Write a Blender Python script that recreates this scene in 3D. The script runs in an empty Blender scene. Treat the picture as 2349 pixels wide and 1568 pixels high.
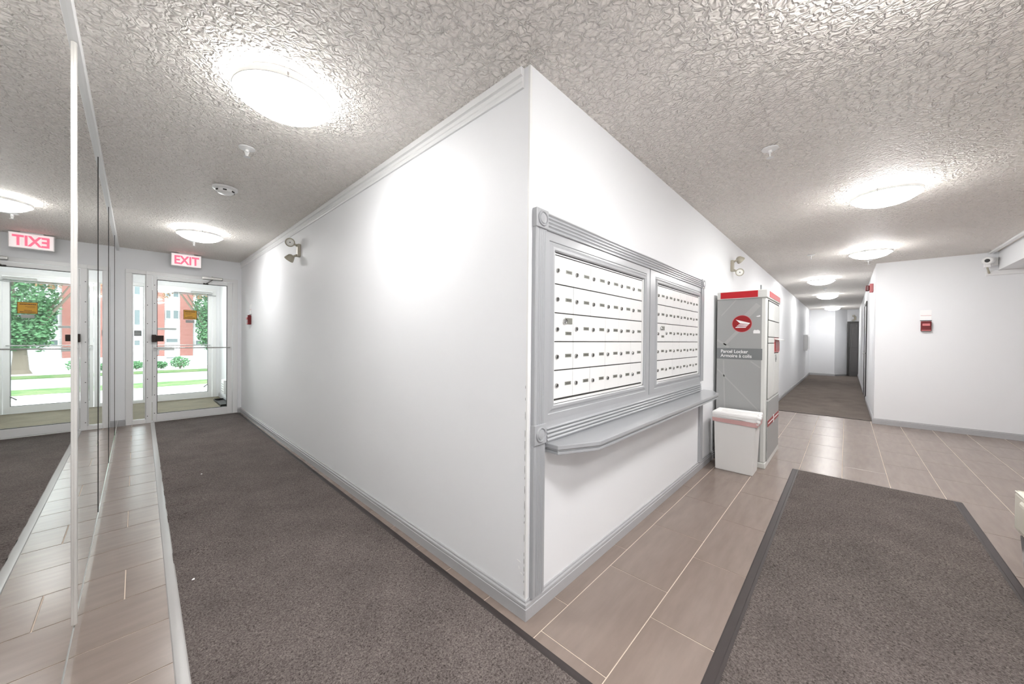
import bpy, bmesh, math, random
from mathutils import Vector, Matrix
random.seed(7)
SC = bpy.context.scene
COL = SC.collection

# ------------------------------------------------------------------ camera
CAM = (-1.1845, -1.0210, 1.2375)
YAW, PITCH, ROLL, FPX = 0.756035, -0.007916, -0.009112, 813.82
fw = Vector((math.cos(YAW)*math.cos(PITCH), math.sin(YAW)*math.cos(PITCH), math.sin(PITCH)))
rt = Vector((math.sin(YAW), -math.cos(YAW), 0.0))
up = rt.cross(fw)
r2 = rt*math.cos(ROLL) - up*math.sin(ROLL)
u2 = rt*math.sin(ROLL) + up*math.cos(ROLL)
cd = bpy.data.cameras.new('camera')
cd.sensor_fit = 'HORIZONTAL'; cd.sensor_width = 36.0; cd.lens = FPX/2349*36.0
cd.clip_start = 0.02; cd.clip_end = 500
co = bpy.data.objects.new('camera', cd); COL.objects.link(co)
co.matrix_world = Matrix(((r2.x, u2.x, -fw.x, CAM[0]), (r2.y, u2.y, -fw.y, CAM[1]),
                          (r2.z, u2.z, -fw.z, CAM[2]), (0, 0, 0, 1)))
SC.camera = co

# ------------------------------------------------------------------ world and exposure
wd = bpy.data.worlds.new('world'); SC.world = wd; wd.use_nodes = True
bg = wd.node_tree.nodes['Background']
bg.inputs[0].default_value = (0.90, 0.96, 1.0, 1); bg.inputs[1].default_value = 3.3
SC.view_settings.view_transform = 'Standard'; SC.view_settings.look = 'None'
SC.view_settings.gamma = 1.0; SC.view_settings.exposure = 1.0
SC.view_settings.use_curve_mapping = False
SC.cycles.use_denoising = True
SC.cycles.max_bounces = 8; SC.cycles.diffuse_bounces = 5; SC.cycles.glossy_bounces = 4
SC.cycles.use_adaptive_sampling = True; SC.cycles.adaptive_threshold = 0.04; SC.cycles.adaptive_min_samples = 12
SC.cycles.caustics_refractive = False; SC.cycles.use_light_tree = False
SC.cycles.transparent_max_bounces = 16; SC.cycles.sample_clamp_indirect = 6.0
LAMP_CORRIDOR, LAMP_LOBBY, LAMP_HALL = 20.5, 38.5, 22.0   # radiance of the frosted lamp bowls (set per zone to balance brightness)
LAMP_COL = (1.0, 0.992, 0.985)

# ------------------------------------------------------------------ helpers
def lin(c):
    c /= 255.0
    return c/12.92 if c <= 0.04045 else ((c+0.055)/1.055)**2.4
def rgb(r, g, b): return (lin(r), lin(g), lin(b), 1)

def mat(name, col, rough=0.5, metal=0.0, spec=0.5, emit=None, estr=0.0, coat=0.0):
    m = bpy.data.materials.new(name); m.use_nodes = True
    b = m.node_tree.nodes['Principled BSDF']
    b.inputs['Base Color'].default_value = col
    b.inputs['Roughness'].default_value = rough
    b.inputs['Metallic'].default_value = metal
    b.inputs['Specular IOR Level'].default_value = spec
    if coat: b.inputs['Coat Weight'].default_value = coat; b.inputs['Coat Roughness'].default_value = 0.1
    if emit:
        b.inputs['Emission Color'].default_value = emit; b.inputs['Emission Strength'].default_value = estr
    return m
def nodes(m): return m.node_tree.nodes, m.node_tree.links, m.node_tree.nodes['Principled BSDF']
def N(m, t, **kw):
    n = m.node_tree.nodes.new(t)
    for k, val in kw.items():
        if k in n.inputs.keys(): n.inputs[k].default_value = val
        else: setattr(n, k, val)
    return n
def coords(m, scale=(1, 1, 1), rot=(0, 0, 0), kind='Object'):
    t = N(m, 'ShaderNodeTexCoord'); mp = N(m, 'ShaderNodeMapping')
    mp.inputs['Scale'].default_value = scale; mp.inputs['Rotation'].default_value = rot
    m.node_tree.links.new(t.outputs[kind], mp.inputs['Vector'])
    return mp.outputs[0]
def ramp(m, fac, c0, c1, p0=0.0, p1=1.0):
    r = N(m, 'ShaderNodeValToRGB'); e = r.color_ramp.elements
    e[0].position = p0; e[0].color = c0; e[1].position = p1; e[1].color = c1
    m.node_tree.links.new(fac, r.inputs[0]); return r.outputs[0]
def bump(m, h, strength, dist, chain=None):
    b = N(m, 'ShaderNodeBump'); b.inputs['Strength'].default_value = strength; b.inputs['Distance'].default_value = dist
    m.node_tree.links.new(h, b.inputs['Height'])
    if chain is not None: m.node_tree.links.new(chain, b.inputs['Normal'])
    return b.outputs[0]
def noise(m, vec, scale, detail=2.0, rough=0.5, dist=0.0):
    n = N(m, 'ShaderNodeTexNoise'); n.inputs['Scale'].default_value = scale; n.inputs['Detail'].default_value = detail
    n.inputs['Roughness'].default_value = rough; n.inputs['Distortion'].default_value = dist
    m.node_tree.links.new(vec, n.inputs['Vector']); return n.outputs['Fac']

class MB:
    def __init__(s): s.v = []; s.f = []
    def box(s, x0, x1, y0, y1, z0, z1):
        b = len(s.v)
        s.v += [(x, y, z) for z in (z0, z1) for y in (y0, y1) for x in (x0, x1)]
        s.f += [tuple(b+i for i in q) for q in ((0, 2, 3, 1), (4, 5, 7, 6), (0, 1, 5, 4), (2, 6, 7, 3), (0, 4, 6, 2), (1, 3, 7, 5))]
        return s
    def prism(s, poly, axis, a, b):
        """poly: points in the two other axes (cyclic order); a, b: start/end along axis, number or function(point)."""
        n = len(poly); base = len(s.v)
        for e in (a, b):
            for p in poly:
                t = e(p) if callable(e) else e
                q = [0, 0, 0]; q[axis] = t; o = [i for i in range(3) if i != axis]; q[o[0]] = p[0]; q[o[1]] = p[1]
                s.v.append(tuple(q))
        s.f.append(tuple(base+i for i in range(n))); s.f.append(tuple(base+n+i for i in reversed(range(n))))
        for i in range(n):
            j = (i+1) % n; s.f.append((base+i, base+n+i, base+n+j, base+j))
        return s
    def lathe(s, prof, n=24, mtx=None, caps=True):
        base = len(s.v)
        for (r, z) in prof:
            for i in range(n):
                a = 2*math.pi*i/n; p = Vector((r*math.cos(a), r*math.sin(a), z))
                s.v.append(tuple(mtx @ p if mtx else p))
        for k in range(len(prof)-1):
            for i in range(n):
                j = (i+1) % n
                s.f.append((base+k*n+i, base+k*n+j, base+(k+1)*n+j, base+(k+1)*n+i))
        if caps:
            s.f.append(tuple(base+i for i in reversed(range(n)))); e = base+(len(prof)-1)*n
            s.f.append(tuple(e+i for i in range(n)))
        return s
    def tube(s, p0, p1, ra, rb=None, n=12):
        p0 = Vector(p0); p1 = Vector(p1); d = p1-p0; L = d.length
        m = Matrix.Translation(p0) @ d.to_track_quat('Z', 'Y').to_matrix().to_4x4()
        return s.lathe([(ra, 0), (ra if rb is None else rb, L)], n, m)
    def poly(s, pts):
        b = len(s.v); s.v += [tuple(p) for p in pts]; s.f.append(tuple(range(b, b+len(pts)))); return s
    def mesh(s, name, bevel=0.0, seg=2, smooth=None, origin=(0, 0, 0), recalc=True):
        me = bpy.data.meshes.new(name); o = Vector(origin)
        me.from_pydata([tuple(Vector(p)-o) for p in s.v], [], s.f)
        bm = bmesh.new(); bm.from_mesh(me)
        if recalc: bmesh.ops.recalc_face_normals(bm, faces=bm.faces)
        if bevel:
            ed = [e for e in bm.edges if len(e.link_faces) == 2 and e.calc_face_angle(0) > 0.5]
            bmesh.ops.bevel(bm, geom=ed, offset=bevel, segments=seg, affect='EDGES', profile=0.5, clamp_overlap=True)
        bm.to_mesh(me); bm.free()
        if smooth is not None:
            for p in me.polygons: p.use_smooth = True
            me.set_sharp_from_angle(angle=math.radians(smooth))
        me.update(); return me

ORG = {}
def link(name, data, parent=None, loc=None):
    o = bpy.data.objects.new(name, data); COL.objects.link(o)
    if parent is not None: o.parent = parent
    if loc is not None: o.location = loc
    return o
def build(mb, name, m, parent=None, bevel=0.0, seg=2, smooth=None, recalc=True):
    """one mesh object from world-space geometry; parts sit in their parent's frame."""
    if parent is not None: org = ORG.get(parent.name, Vector((0, 0, 0)))
    else:
        xs = [p[0] for p in mb.v]; ys = [p[1] for p in mb.v]; zs = [p[2] for p in mb.v]
        org = Vector(((min(xs)+max(xs))/2, (min(ys)+max(ys))/2, min(zs)))
    me = mb.mesh(name, bevel, seg, smooth, org, recalc)
    if m is not None: me.materials.append(m)
    o = link(name, me, parent)
    if parent is None: o.location = org
    ORG[o.name] = org
    return o
def tag(o, label=None, cat=None, group=None, kind=None):
    if label: o['label'] = label
    if cat: o['category'] = cat
    if group: o['group'] = group
    if kind: o['kind'] = kind
    return o
def thing(name, loc, label, cat, group=None, rz=0.0):
    o = link(name, None); o.location = loc; o.rotation_euler = (0, 0, rz); o.empty_display_size = 0.1
    ORG[o.name] = Vector(loc); return tag(o, label, cat, group)
def local_thing(name, label, cat, group=None):
    o = thing(name, (0, 0, 0), label, cat, group); return o
def struct(mb, name, m, bevel=0.0, **k):
    o = build(mb, name, m, None, bevel, **k); o['kind'] = 'structure'; return o
def copy_tree(o, parent=None):
    c = o.copy(); COL.objects.link(c); c.parent = parent
    for ch in list(o.children): copy_tree(ch, c)
    return c
def text_mesh(name, s, size, m, origin, xdir, ydir, depth=0.0008, bold=0.0, width=None):
    """lettering as a thin mesh; origin = left end of the baseline."""
    cu = bpy.data.curves.new(name, 'FONT'); cu.body = s; cu.size = size; cu.extrude = depth/2; cu.offset = bold
    cu.resolution_u = 4
    t = bpy.data.objects.new(name, cu); COL.objects.link(t)
    dg = bpy.context.evaluated_depsgraph_get(); dg.update()
    me = bpy.data.meshes.new_from_object(t.evaluated_get(dg)); me.name = name
    bpy.data.objects.remove(t); bpy.data.curves.remove(cu)
    x = Vector(xdir).normalized(); y = Vector(ydir).normalized(); z = x.cross(y)
    k = 1.0
    if width:
        mx = max(v.co.x for v in me.vertices); mn = min(v.co.x for v in me.vertices); k = width/(mx-mn)
    for v in me.vertices:
        v.co = Vector(origin)+x*v.co.x*k+y*v.co.y+z*v.co.z
    me.materials.clear(); me.materials.append(m); return me
def text_part(name, s, size, m, origin, xdir, ydir, parent, **k):
    me = text_mesh(name, s, size, m, origin, xdir, ydir, **k)
    o0 = ORG[parent.name]
    for v in me.vertices: v.co -= o0
    o = link(name, me, parent); ORG[o.name] = o0; return o

# ------------------------------------------------------------------ materials
M = {}
def wall_paint(name, col, rough=0.55):
    m = mat(name, col, rough, spec=0.25); v = coords(m)
    n = noise(m, v, 260, 2); nt, l, b = nodes(m)
    l.new(bump(m, n, 0.05, 0.001), b.inputs['Normal']); return m
M['wall'] = wall_paint('wall_paint', rgb(240, 241, 243))
M['trimwhite'] = mat('white_trim_paint', rgb(236, 236, 236), 0.35)
M['base'] = mat('grey_baseboard_paint', rgb(178, 178, 180), 0.35)
M['surround'] = mat('grey_gloss_paint', rgb(170, 172, 175), 0.28, coat=0.2)
M['white'] = mat('white_enamel', rgb(240, 240, 239), 0.3)
M['mailwhite'] = mat('white_mailbox_enamel', rgb(243, 243, 242), 0.3)
M['alu_white'] = mat('white_aluminium', rgb(238, 238, 238), 0.3)
M['rimgrey'] = mat('brushed_rim', rgb(170, 170, 168), 0.35, 0.6)
M['dark'] = mat('dark_gap', rgb(45, 44, 42), 0.6)
M['black'] = mat('black_plastic', rgb(16, 16, 16), 0.4)
M['steel'] = mat('brushed_steel', rgb(190, 190, 188), 0.25, 1.0)
M['tagmat'] = mat('number_tag', rgb(142, 143, 135), 0.4, 0.3)
M['tagdark'] = mat('number_tag_print', rgb(100, 100, 94), 0.5)
M['mirror'] = mat('silvered_mirror', (0.90, 0.905, 0.89, 1), 0.012, 1.0)
M['channel'] = mat('aluminium_channel', rgb(225, 224, 220), 0.16, 1.0)
M['satin'] = mat('satin_white_metal', rgb(232, 230, 226), 0.3, 0.35)
M['bronze'] = mat('dark_bronze', rgb(52, 42, 38), 0.35, 0.6)
M['red'] = mat('red_plastic', rgb(150, 14, 22), 0.35)
M['alarmred'] = mat('red_alarm_metal', rgb(104, 10, 15), 0.35)
M['redprint'] = mat('red_print', rgb(186, 8, 26), 0.35)
M['darkredprint'] = mat('dark_red_print', rgb(150, 4, 14), 0.4)
M['pink'] = mat('faded_red', rgb(205, 120, 122), 0.5)
M['whiteprint'] = mat('white_print', rgb(248, 248, 248), 0.5)
M['lockgrey'] = mat('locker_grey_print', rgb(163, 164, 163), 0.4)
M['lockgrey2'] = mat('locker_pale_grey_print', rgb(175, 176, 174), 0.4)
M['lockband'] = mat('locker_dark_band', rgb(122, 125, 126), 0.4)
M['lockwhite'] = mat('locker_white_enamel', rgb(224, 225, 221), 0.3)
M['beige'] = mat('beige_enamel', rgb(176, 170, 154), 0.4)
M['lens'] = mat('clear_lens', rgb(240, 240, 236), 0.15)
M['yellow'] = mat('amber_sign', rgb(214, 160, 44), 0.45)
M['brownprint'] = mat('brown_print', rgb(96, 58, 10), 0.5)
M['doorgrey'] = mat('dark_grey_door_paint', rgb(96, 94, 94), 0.4)
M['doorframe'] = mat('dark_grey_frame_paint', rgb(66, 64, 63), 0.4)
M['cream'] = mat('cream_leather', rgb(226, 221, 208), 0.4)
M['chromeblack'] = mat('gloss_black_leg', rgb(18, 17, 17), 0.12, coat=0.5)
M['rubber'] = mat('dark_rubber', rgb(58, 51, 50), 0.45)
M['vinyl'] = mat('grey_vinyl_edging', rgb(176, 174, 172), 0.25)
M['bag'] = mat('white_plastic_bag', rgb(246, 245, 244), 0.35)
M['bin'] = mat('white_plastic_bin', rgb(232, 231, 229), 0.4)

# ceiling: sprayed knock-down stipple
m = mat('stippled_ceiling', rgb(246, 241, 235), 0.62, spec=0.4); M['ceil'] = m
v = coords(m); nt, l, b = nodes(m)
wn = N(m, 'ShaderNodeTexNoise'); wn.inputs['Scale'].default_value = 26; wn.inputs['Detail'].default_value = 1
l.new(v, wn.inputs['Vector'])
vm = N(m, 'ShaderNodeVectorMath', operation='MULTIPLY_ADD'); l.new(wn.outputs['Color'], vm.inputs[0])
vm.inputs[1].default_value = (0.07, 0.07, 0.0); l.new(v, vm.inputs[2])
n1 = noise(m, vm.outputs[0], 54, 1.0, 0.5, 0.3)
cr = ramp(m, n1, (0, 0, 0, 1), (1, 1, 1, 1), 0.30, 0.70)
l.new(bump(m, cr, 1.0, 0.016), b.inputs['Normal'])

# floor tile
m = mat('porcelain_floor_tile', rgb(160, 147, 137), 0.24); M['tile'] = m
v = coords(m, kind='Object'); nt, l, b = nodes(m)
oi = N(m, 'ShaderNodeObjectInfo')
add = N(m, 'ShaderNodeVectorMath', operation='ADD'); l.new(v, add.inputs[0])
cmb = N(m, 'ShaderNodeCombineXYZ'); mul = N(m, 'ShaderNodeMath', operation='MULTIPLY'); mul.inputs[1].default_value = 40
l.new(oi.outputs['Random'], mul.inputs[0]); l.new(mul.outputs[0], cmb.inputs[0]); l.new(mul.outputs[0], cmb.inputs[1])
l.new(cmb.outputs[0], add.inputs[1])
mp = N(m, 'ShaderNodeMapping'); mp.inputs['Scale'].default_value = (1.2, 7, 1); l.new(add.outputs[0], mp.inputs['Vector'])
n1 = noise(m, mp.outputs[0], 3.0, 4, 0.55)
l.new(ramp(m, n1, rgb(134, 120, 111), rgb(142, 128, 119), 0.35, 0.68), b.inputs['Base Color'])
M['grout'] = mat('pale_grout', rgb(214, 198, 182), 0.8)

def carpet(name, c0, c1, c2, scale=170, stretch=(1, 1, 1), bstr=0.6):
    m = mat(name, c1, 0.95, spec=0.1); v = coords(m, stretch); nt, l, b = nodes(m)
    fine = noise(m, v, scale, 3, 0.7, 0.8); v2 = coords(m); broad = noise(m, v2, 3.2, 4, 0.6)
    a = ramp(m, fine, c0, c2, 0.32, 0.70); br = ramp(m, broad, (0.82, 0.82, 0.82, 1), (1.12, 1.12, 1.12, 1), 0.3, 0.72)
    mx = N(m, 'ShaderNodeMix', data_type='RGBA', blend_type='MULTIPLY'); mx.inputs[0].default_value = 1.0
    l.new(a, mx.inputs[6]); l.new(br, mx.inputs[7]); l.new(mx.outputs[2], b.inputs['Base Color'])
    l.new(bump(m, fine, bstr, 0.004), b.inputs['Normal']); return m
M['runner'] = carpet('grey_brown_pile', rgb(60, 53, 51), rgb(94, 86, 82), rgb(138, 129, 125), 150)
M['hallcarpet'] = carpet('brown_hall_carpet', rgb(92, 84, 78), rgb(112, 104, 97), rgb(128, 119, 112), 220, bstr=0.3)
M['vestcarpet'] = carpet('olive_brown_carpet', rgb(110, 104, 88), rgb(132, 126, 110), rgb(150, 143, 128), 200, bstr=0.3)
m = carpet('ribbed_grey_mat_pile', rgb(60, 54, 51), rgb(90, 82, 78), rgb(134, 125, 121), 120, (1, 1, 1)); M['mat'] = m
nt, l, b = nodes(m)
vv = coords(m, rot=(0, 0, math.radians(38)))
wv = N(m, 'ShaderNodeTexWave'); wv.inputs['Scale'].default_value = 26; wv.inputs['Distortion'].default_value = 2.5
wv.inputs['Detail'].default_value = 1.5; wv.inputs['Detail Scale'].default_value = 4; l.new(vv, wv.inputs['Vector'])
prev = b.inputs['Normal'].links[0].from_socket
l.new(bump(m, wv.outputs['Fac'], 0.7, 0.004, prev), b.inputs['Normal'])

# window glass: clear, lets daylight straight through
m = bpy.data.materials.new('clear_glass'); m.use_nodes = True; M['glass'] = m
nt = m.node_tree.nodes; l = m.node_tree.links; nt.remove(nt['Principled BSDF'])
tr = nt.new('ShaderNodeBsdfTransparent'); tr.inputs[0].default_value = (0.96, 0.975, 0.965, 1)
gl = nt.new('ShaderNodeBsdfGlossy'); gl.inputs['Roughness'].default_value = 0.02
fr = nt.new('ShaderNodeFresnel'); fr.inputs['IOR'].default_value = 1.35
ms = nt.new('ShaderNodeMixShader'); l.new(fr.outputs[0], ms.inputs[0]); l.new(tr.outputs[0], ms.inputs[1]); l.new(gl.outputs[0], ms.inputs[2])
l.new(ms.outputs[0], nt['Material Output'].inputs['Surface'])
for k_, e_ in (('corridor', LAMP_CORRIDOR), ('lobby', LAMP_LOBBY), ('hall', LAMP_HALL)):
    M['lamp_'+k_] = mat('lit_frosted_glass_'+k_, rgb(250, 250, 248), 0.3, emit=(*LAMP_COL, 1), estr=e_)

# ------------------------------------------------------------------ room shell
H = 2.44
XM, D, X1, YH, XF = -1.3574, 6.186, 6.567, -1.338, 16.24   # mirror wall, entrance, lobby end wall, hall side, hall end
YO = 8.40                                                   # outer entrance door
YB = -4.0
XC = 6.76                                                   # hall carpet edge
struct(MB().box(XM-0.3, 18, YB-0.2, YO+0.12, -0.2, -0.0025), 'floor', M['grout'])
floor = bpy.data.objects['floor']
struct(MB().box(XM-0.3, 18, YB-0.2, YO+0.12, H, H+0.15), 'ceiling', M['ceil'])
struct(MB().prism([(0, 0), (17, 0), (17, 0.12), (0.12, 0.12), (0.12, YO), (0, YO)], 2, 0, H), 'wall_centre', M['wall'])
wc = bpy.data.objects['wall_centre']
struct(MB().box(XM-0.12, XM, YB, YO, 0, H), 'wall_left', M['wall'])
struct(MB().box(XM-0.12, X1+0.12, YB-0.12, YB, 0, H), 'wall_back', M['wall'])
# lobby end wall and the hallway's right wall form one outside corner
struct(MB().prism([(X1, YH), (17, YH), (17, YH-0.12), (X1+0.12, YH-0.12), (X1+0.12, YB), (X1, YB)], 2, 0, H), 'wall_right', M['wall'])
struct(MB().prism([(XF, 0), (XF, -0.71), (16.85, -1.03), (16.85, YH), (17, YH), (17, 0)], 2, 0, H), 'wall_hall_end', M['wall'])  # far section angled away from the lamps so it shades darker
# entrance wall around the inner frame, and around the outer frame
def entry_wall(name, y0, y1, top):
    mb = MB(); mb.box(XM, 0, y0, y1, top, H); mb.box(XM, -1.281, y0, y1, 0, top); mb.box(-0.05, 0, y0, y1, 0, top)
    return struct(mb, name, M['wall'])
entry_wall('wall_entrance', D, D+0.10, 2.155)
entry_wall('wall_vestibule', YO, YO+0.12, 2.20)

# dropped bulkhead over the right of the lobby, with its ceiling trim and the cover strip on the end wall
struct(MB().box(XM, X1, YB, -2.455, 2.20, H), 'ceiling_bulkhead', M['wall'])
struct(MB().box(XM, X1, -2.41, -2.372, 2.418, H), 'trim_1', M['trimwhite'], 0.003)
struct(MB().box(X1-0.018, X1, -4.0, -2.352, 2.135, 2.199), 'trim_2', M['trimwhite'], 0.003)
bpy.data.objects['trim_2']['label'] = 'white cover strip on end wall under bulkhead'

# baseboards and crown moulding
BP = [(0, 0), (0.0145, 0), (0.0145, 0.050), (0.0115, 0.0525), (0.0115, 0.0555), (0.0135, 0.058), (0.0125, 0.068), (0.0065, 0.074), (0.0065, 0.077), (0.008, 0.079), (0.006, 0.083), (0, 0.083)]
def base_x(name, x, y0, y1, s, e0=0, e1=0, prof=BP, m='base'):
    """run along Y on a wall at x, sticking out in direction s; e = mitre (+1 outside corner, -1 inside)."""
    poly = [(x+s*d, z) for d, z in prof]
    struct(MB().prism(poly, 1, lambda p: y0-e0*abs(p[0]-x), lambda p: y1+e1*abs(p[0]-x)), name, M[m])
def base_y(name, y, x0, x1, s, e0=0, e1=0, prof=BP, m='base'):
    poly = [(y+s*d, z) for d, z in prof]
    struct(MB().prism(poly, 0, lambda p: x0-e0*abs(p[0]-y), lambda p: x1+e1*abs(p[0]-y)), name, M[m])
base_x('baseboard_corridor', 0, 0, D, -1, 1, -1)
base_y('baseboard_mailbox', 0, 0, XF, -1, 1, -1)
base_y('baseboard_entrance_right', D, -0.052, 0, -1, 0, -1)
base_y('baseboard_entrance_left', D, XM, -1.283, -1)
base_x('baseboard_lobby_end', X1, YB, YH, -1, 0, 1)
base_y('baseboard_hall_right_near', YH, X1, 9.58, 1, 1, 0)
base_y('baseboard_hall_right_far', YH, 10.66, 16.85, 1)
base_x('baseboard_hall_end', XF, -0.71, 0, -1)
base_x('baseboard_vestibule', 0, D+0.1, YO, -1)
# angled end wall baseboard
d45 = Vector((16.85-XF, -1.03+0.71, 0)); nrm = Vector((-0.465, -0.885, 0))
mb = MB(); b0 = Vector((XF, -0.71, 0)); q = [(0, 0), (0.0145, 0), (0.0145, 0.06), (0, 0.083)]
mb.v = [tuple(b0+d45*t+nrm*dd+Vector((0, 0, z))) for t in (0, 1) for dd, z in q]
mb.f = [(0, 1, 2, 3), (7, 6, 5, 4)]+[(i, i+4, (i+1) % 4+4, (i+1) % 4) for i in range(4)]
struct(mb, 'baseboard_hall_angle', M['base'])
CP = [(0, 2.352), (0.010, 2.352), (0.0135, 2.358), (0.0135, 2.371), (0.0115, 2.373), (0.0165, 2.377), (0.0165, 2.394), (0.010, 2.398), (0.010, 2.402), (0.022, 2.406), (0.022, 2.4395), (0, 2.4395)]
base_x('trim_3', 0, 0.035, D, -1, 0, -1, CP, 'trimwhite')
bpy.data.objects['trim_3']['label'] = 'white stepped crown moulding above corridor wall'

# corner bead with worn paint on the wall corner
cb = MB()
cb.prism([(-0.0012, -0.0012), (0.013, -0.0012), (0.013, 0.0), (0.0, 0.0), (0.0, 0.009), (-0.0012, 0.009)], 2, 0.083, H)
build(cb, 'corner_bead', M['white'], wc)
ck = MB(); z = 0.10
while z < 1.02:
    h = random.uniform(0.008, 0.05); y = 0.0095+random.uniform(-0.0006, 0.0006)
    ck.prism([(y-0.0007, z), (y+0.0008, z+h*0.3), (y+0.0004, z+h), (y-0.0006, z+h*0.8)], 0, -0.0016, -0.0002)
    z += h+random.uniform(0.004, 0.05)
build(ck, 'paint_crack', M['dark'], wc)['kind'] = 'stuff'
for (yy, zz, a, b_) in ((0.030, 0.235, 0.022, 0.006), (0.038, 0.205, 0.005, 0.010), (0.020, 0.187, 0.012, 0.005)):
    build(MB().prism([(yy, zz), (yy+a, zz+b_*0.6), (yy+a, zz+b_*1.3), (yy+a*0.2, zz+b_)], 0, -0.0008, 0.0), 'paint_chip', M['whiteprint'], wc)

# ------------------------------------------------------------------ floor tiles (0.61 x 0.305, one-third offset)
G = 0.0022; TW, TH = 0.61, 0.305
shared = {}
def tile(x0, x1, y0, y1):
    k = (round(x1-x0, 3), round(y1-y0, 3))
    if k not in shared:
        a, b_ = k[0]/2-G, k[1]/2-G
        mb = MB()
        mb.v = [(-a, -b_, -0.004), (a, -b_, -0.004), (a, b_, -0.004), (-a, b_, -0.004),
                (-a, -b_, -0.0012), (a, -b_, -0.0012), (a, b_, -0.0012), (-a, b_, -0.0012)]
        c = 0.0012
        mb.v += [(-a+c, -b_+c, 0), (a-c, -b_+c, 0), (a-c, b_-c, 0), (-a+c, b_-c, 0)]
        mb.f = [(8, 9, 10, 11)]
        for s in (0, 4):
            for i in range(4): j = (i+1) % 4; mb.f.append((s+i, s+j, s+4+j, s+4+i))
        me = mb.mesh('tile'); me.materials.append(M['tile']); shared[k] = me
    o = link('tile', shared[k], floor, Vector(((x0+x1)/2, (y0+y1)/2, 0))-ORG['floor'])
offs = {0: 0.2, 1: 0.0, 2: 0.4}
for r in range(-21, 15):
    ya, yb = -0.0900-TH*r, -0.0900-TH*(r-1)      # row r lies below y = -0.09 - 0.305 (r-1)
    off = offs[r % 3]
    xl, xr = XM, (XC if yb <= 0.0 or ya < 0.0 else 0.0)
    ylo, yhi = max(ya, YB), min(yb, D)
    if ylo >= 0: xr = 0.0
    if yhi - ylo < 0.01: continue
    k0 = math.floor((xl-off)/TW)
    for k in range(k0, 40):
        a, b_ = off+k*TW, off+(k+1)*TW
        a, b_ = max(a, xl), min(b_, xr)
        if b_-a < 0.01: continue
        y1 = yhi
        if a >= 0 and y1 > 0: y1 = 0.0
        if ylo > 0.35 and a > -0.9 and b_ < -0.3 and r < -1: continue      # under the corridor runner
        if a > X1 and ylo < YH-0.2: continue
        tile(a, b_, ylo, y1)

# ------------------------------------------------------------------ carpets
mb = MB().box(XC, 17, YH, 0, -0.003, 0.004)
o = struct(mb, 'floor_hall_carpet', M['hallcarpet']); o['label'] = 'brown carpet running down the hallway'
struct(MB().box(XC-0.012, XC+0.012, YH+0.014, -0.014, -0.002, 0.0055), 'trim_4', M['dark'], 0.002)
o = struct(MB().box(XM, 0, D+0.02, YO+0.05, -0.003, 0.004), 'floor_vestibule_carpet', M['vestcarpet'])

def runner_z(x, y):
    z = 0.0
    for (yc, a, xe) in ((3.22, 0.016, -0.72), (2.85, 0.014, -0.80), (2.535, 0.017, -0.80), (2.28, 0.018, -0.82), (1.68, 0.026, -0.84), (3.6, 0.009, -0.8)):
        yy = yc+0.10*(x+1.0)
        fx = 1/(1+math.exp((x-xe)/0.035))
        z += a*fx*math.exp(-((y-yy)/0.035)**2)
    return z
def lx(y): return -1.052+0.0085*(y-0.7)
def rx(y): return -0.055+0.0045*(y+0.4)
rn = thing('carpet_runner', (-0.55, 2.4, 0), 'long grey-brown carpet runner leading to the glass entrance door', 'carpet runner')
mb = MB(); NX, NY = 36, 230; y0, y1 = -1.6, D-0.03
for j in range(NY+1):
    y = y0+(y1-y0)*j/NY
    for i in range(NX+1):
        x = lx(y)+(rx(y)-0.035-lx(y))*i/NX
        mb.v.append((x, y, 0.008+runner_z(x, y)))
for j in range(NY):
    for i in range(NX):
        a = j*(NX+1)+i; mb.f.append((a, a+1, a+NX+2, a+NX+1))
build(mb, 'pile', M['runner'], rn, smooth=60, recalc=False)
def strip(name, m, fa, fb, prof):
    mb = MB(); n = 60
    for j in range(n+1):
        y = y0+(y1-y0)*j/n
        for t, z in prof: mb.v.append((fa(y)+(fb(y)-fa(y))*t, y, z))
    k = len(prof)
    for j in range(n):
        for i in range(k-1): a = j*k+i; mb.f.append((a, a+1, a+k+1, a+k))
    return build(mb, name, m, rn, smooth=40)
strip('vinyl_edging', M['vinyl'], lambda y: lx(y)-0.036, lambda y: lx(y)+0.004, [(0, 0.0005), (0.08, 0.004), (0.5, 0.006), (0.9, 0.011), (1, 0.008)])
strip('rubber_edging', M['rubber'], lambda y: rx(y)-0.042, lambda y: rx(y), [(0, 0.007), (0.12, 0.0085), (0.6, 0.005), (1, 0.0005)])

mt = thing('floor_mat', (1.5, -1.17, 0), 'grey ribbed entrance mat with dark rubber border on the tiles', 'floor mat')
ax0, ax1, ay0, ay1 = -0.35, 3.215, -1.69, -0.652
build(MB().box(ax0+0.05, ax1-0.03, ay0+0.05, ay1-0.05, 0.0, 0.009), 'pile', M['mat'], mt, 0.003)
def frame_ring(x0, x1, y0, y1, wx, wy, prof):
    mb = MB(); n = len(prof)
    for t, z in prof:
        mb.v += [(x0+wx*t, y0+wy*t, z), (x1-wx*t, y0+wy*t, z), (x1-wx*t, y1-wy*t, z), (x0+wx*t, y1-wy*t, z)]
    for k in range(n-1):
        for i in range(4): j = (i+1) % 4; mb.f.append((k*4+i, k*4+j, k*4+4+j, k*4+4+i))
    return mb
build(frame_ring(ax0, ax1, ay0, ay1, 0.036, 0.056, [(0, 0.0005), (0.1, 0.003), (0.62, 0.0045), (0.68, 0.006), (1, 0.0065)]), 'rubber_border', M['rubber'], mt)

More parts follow.
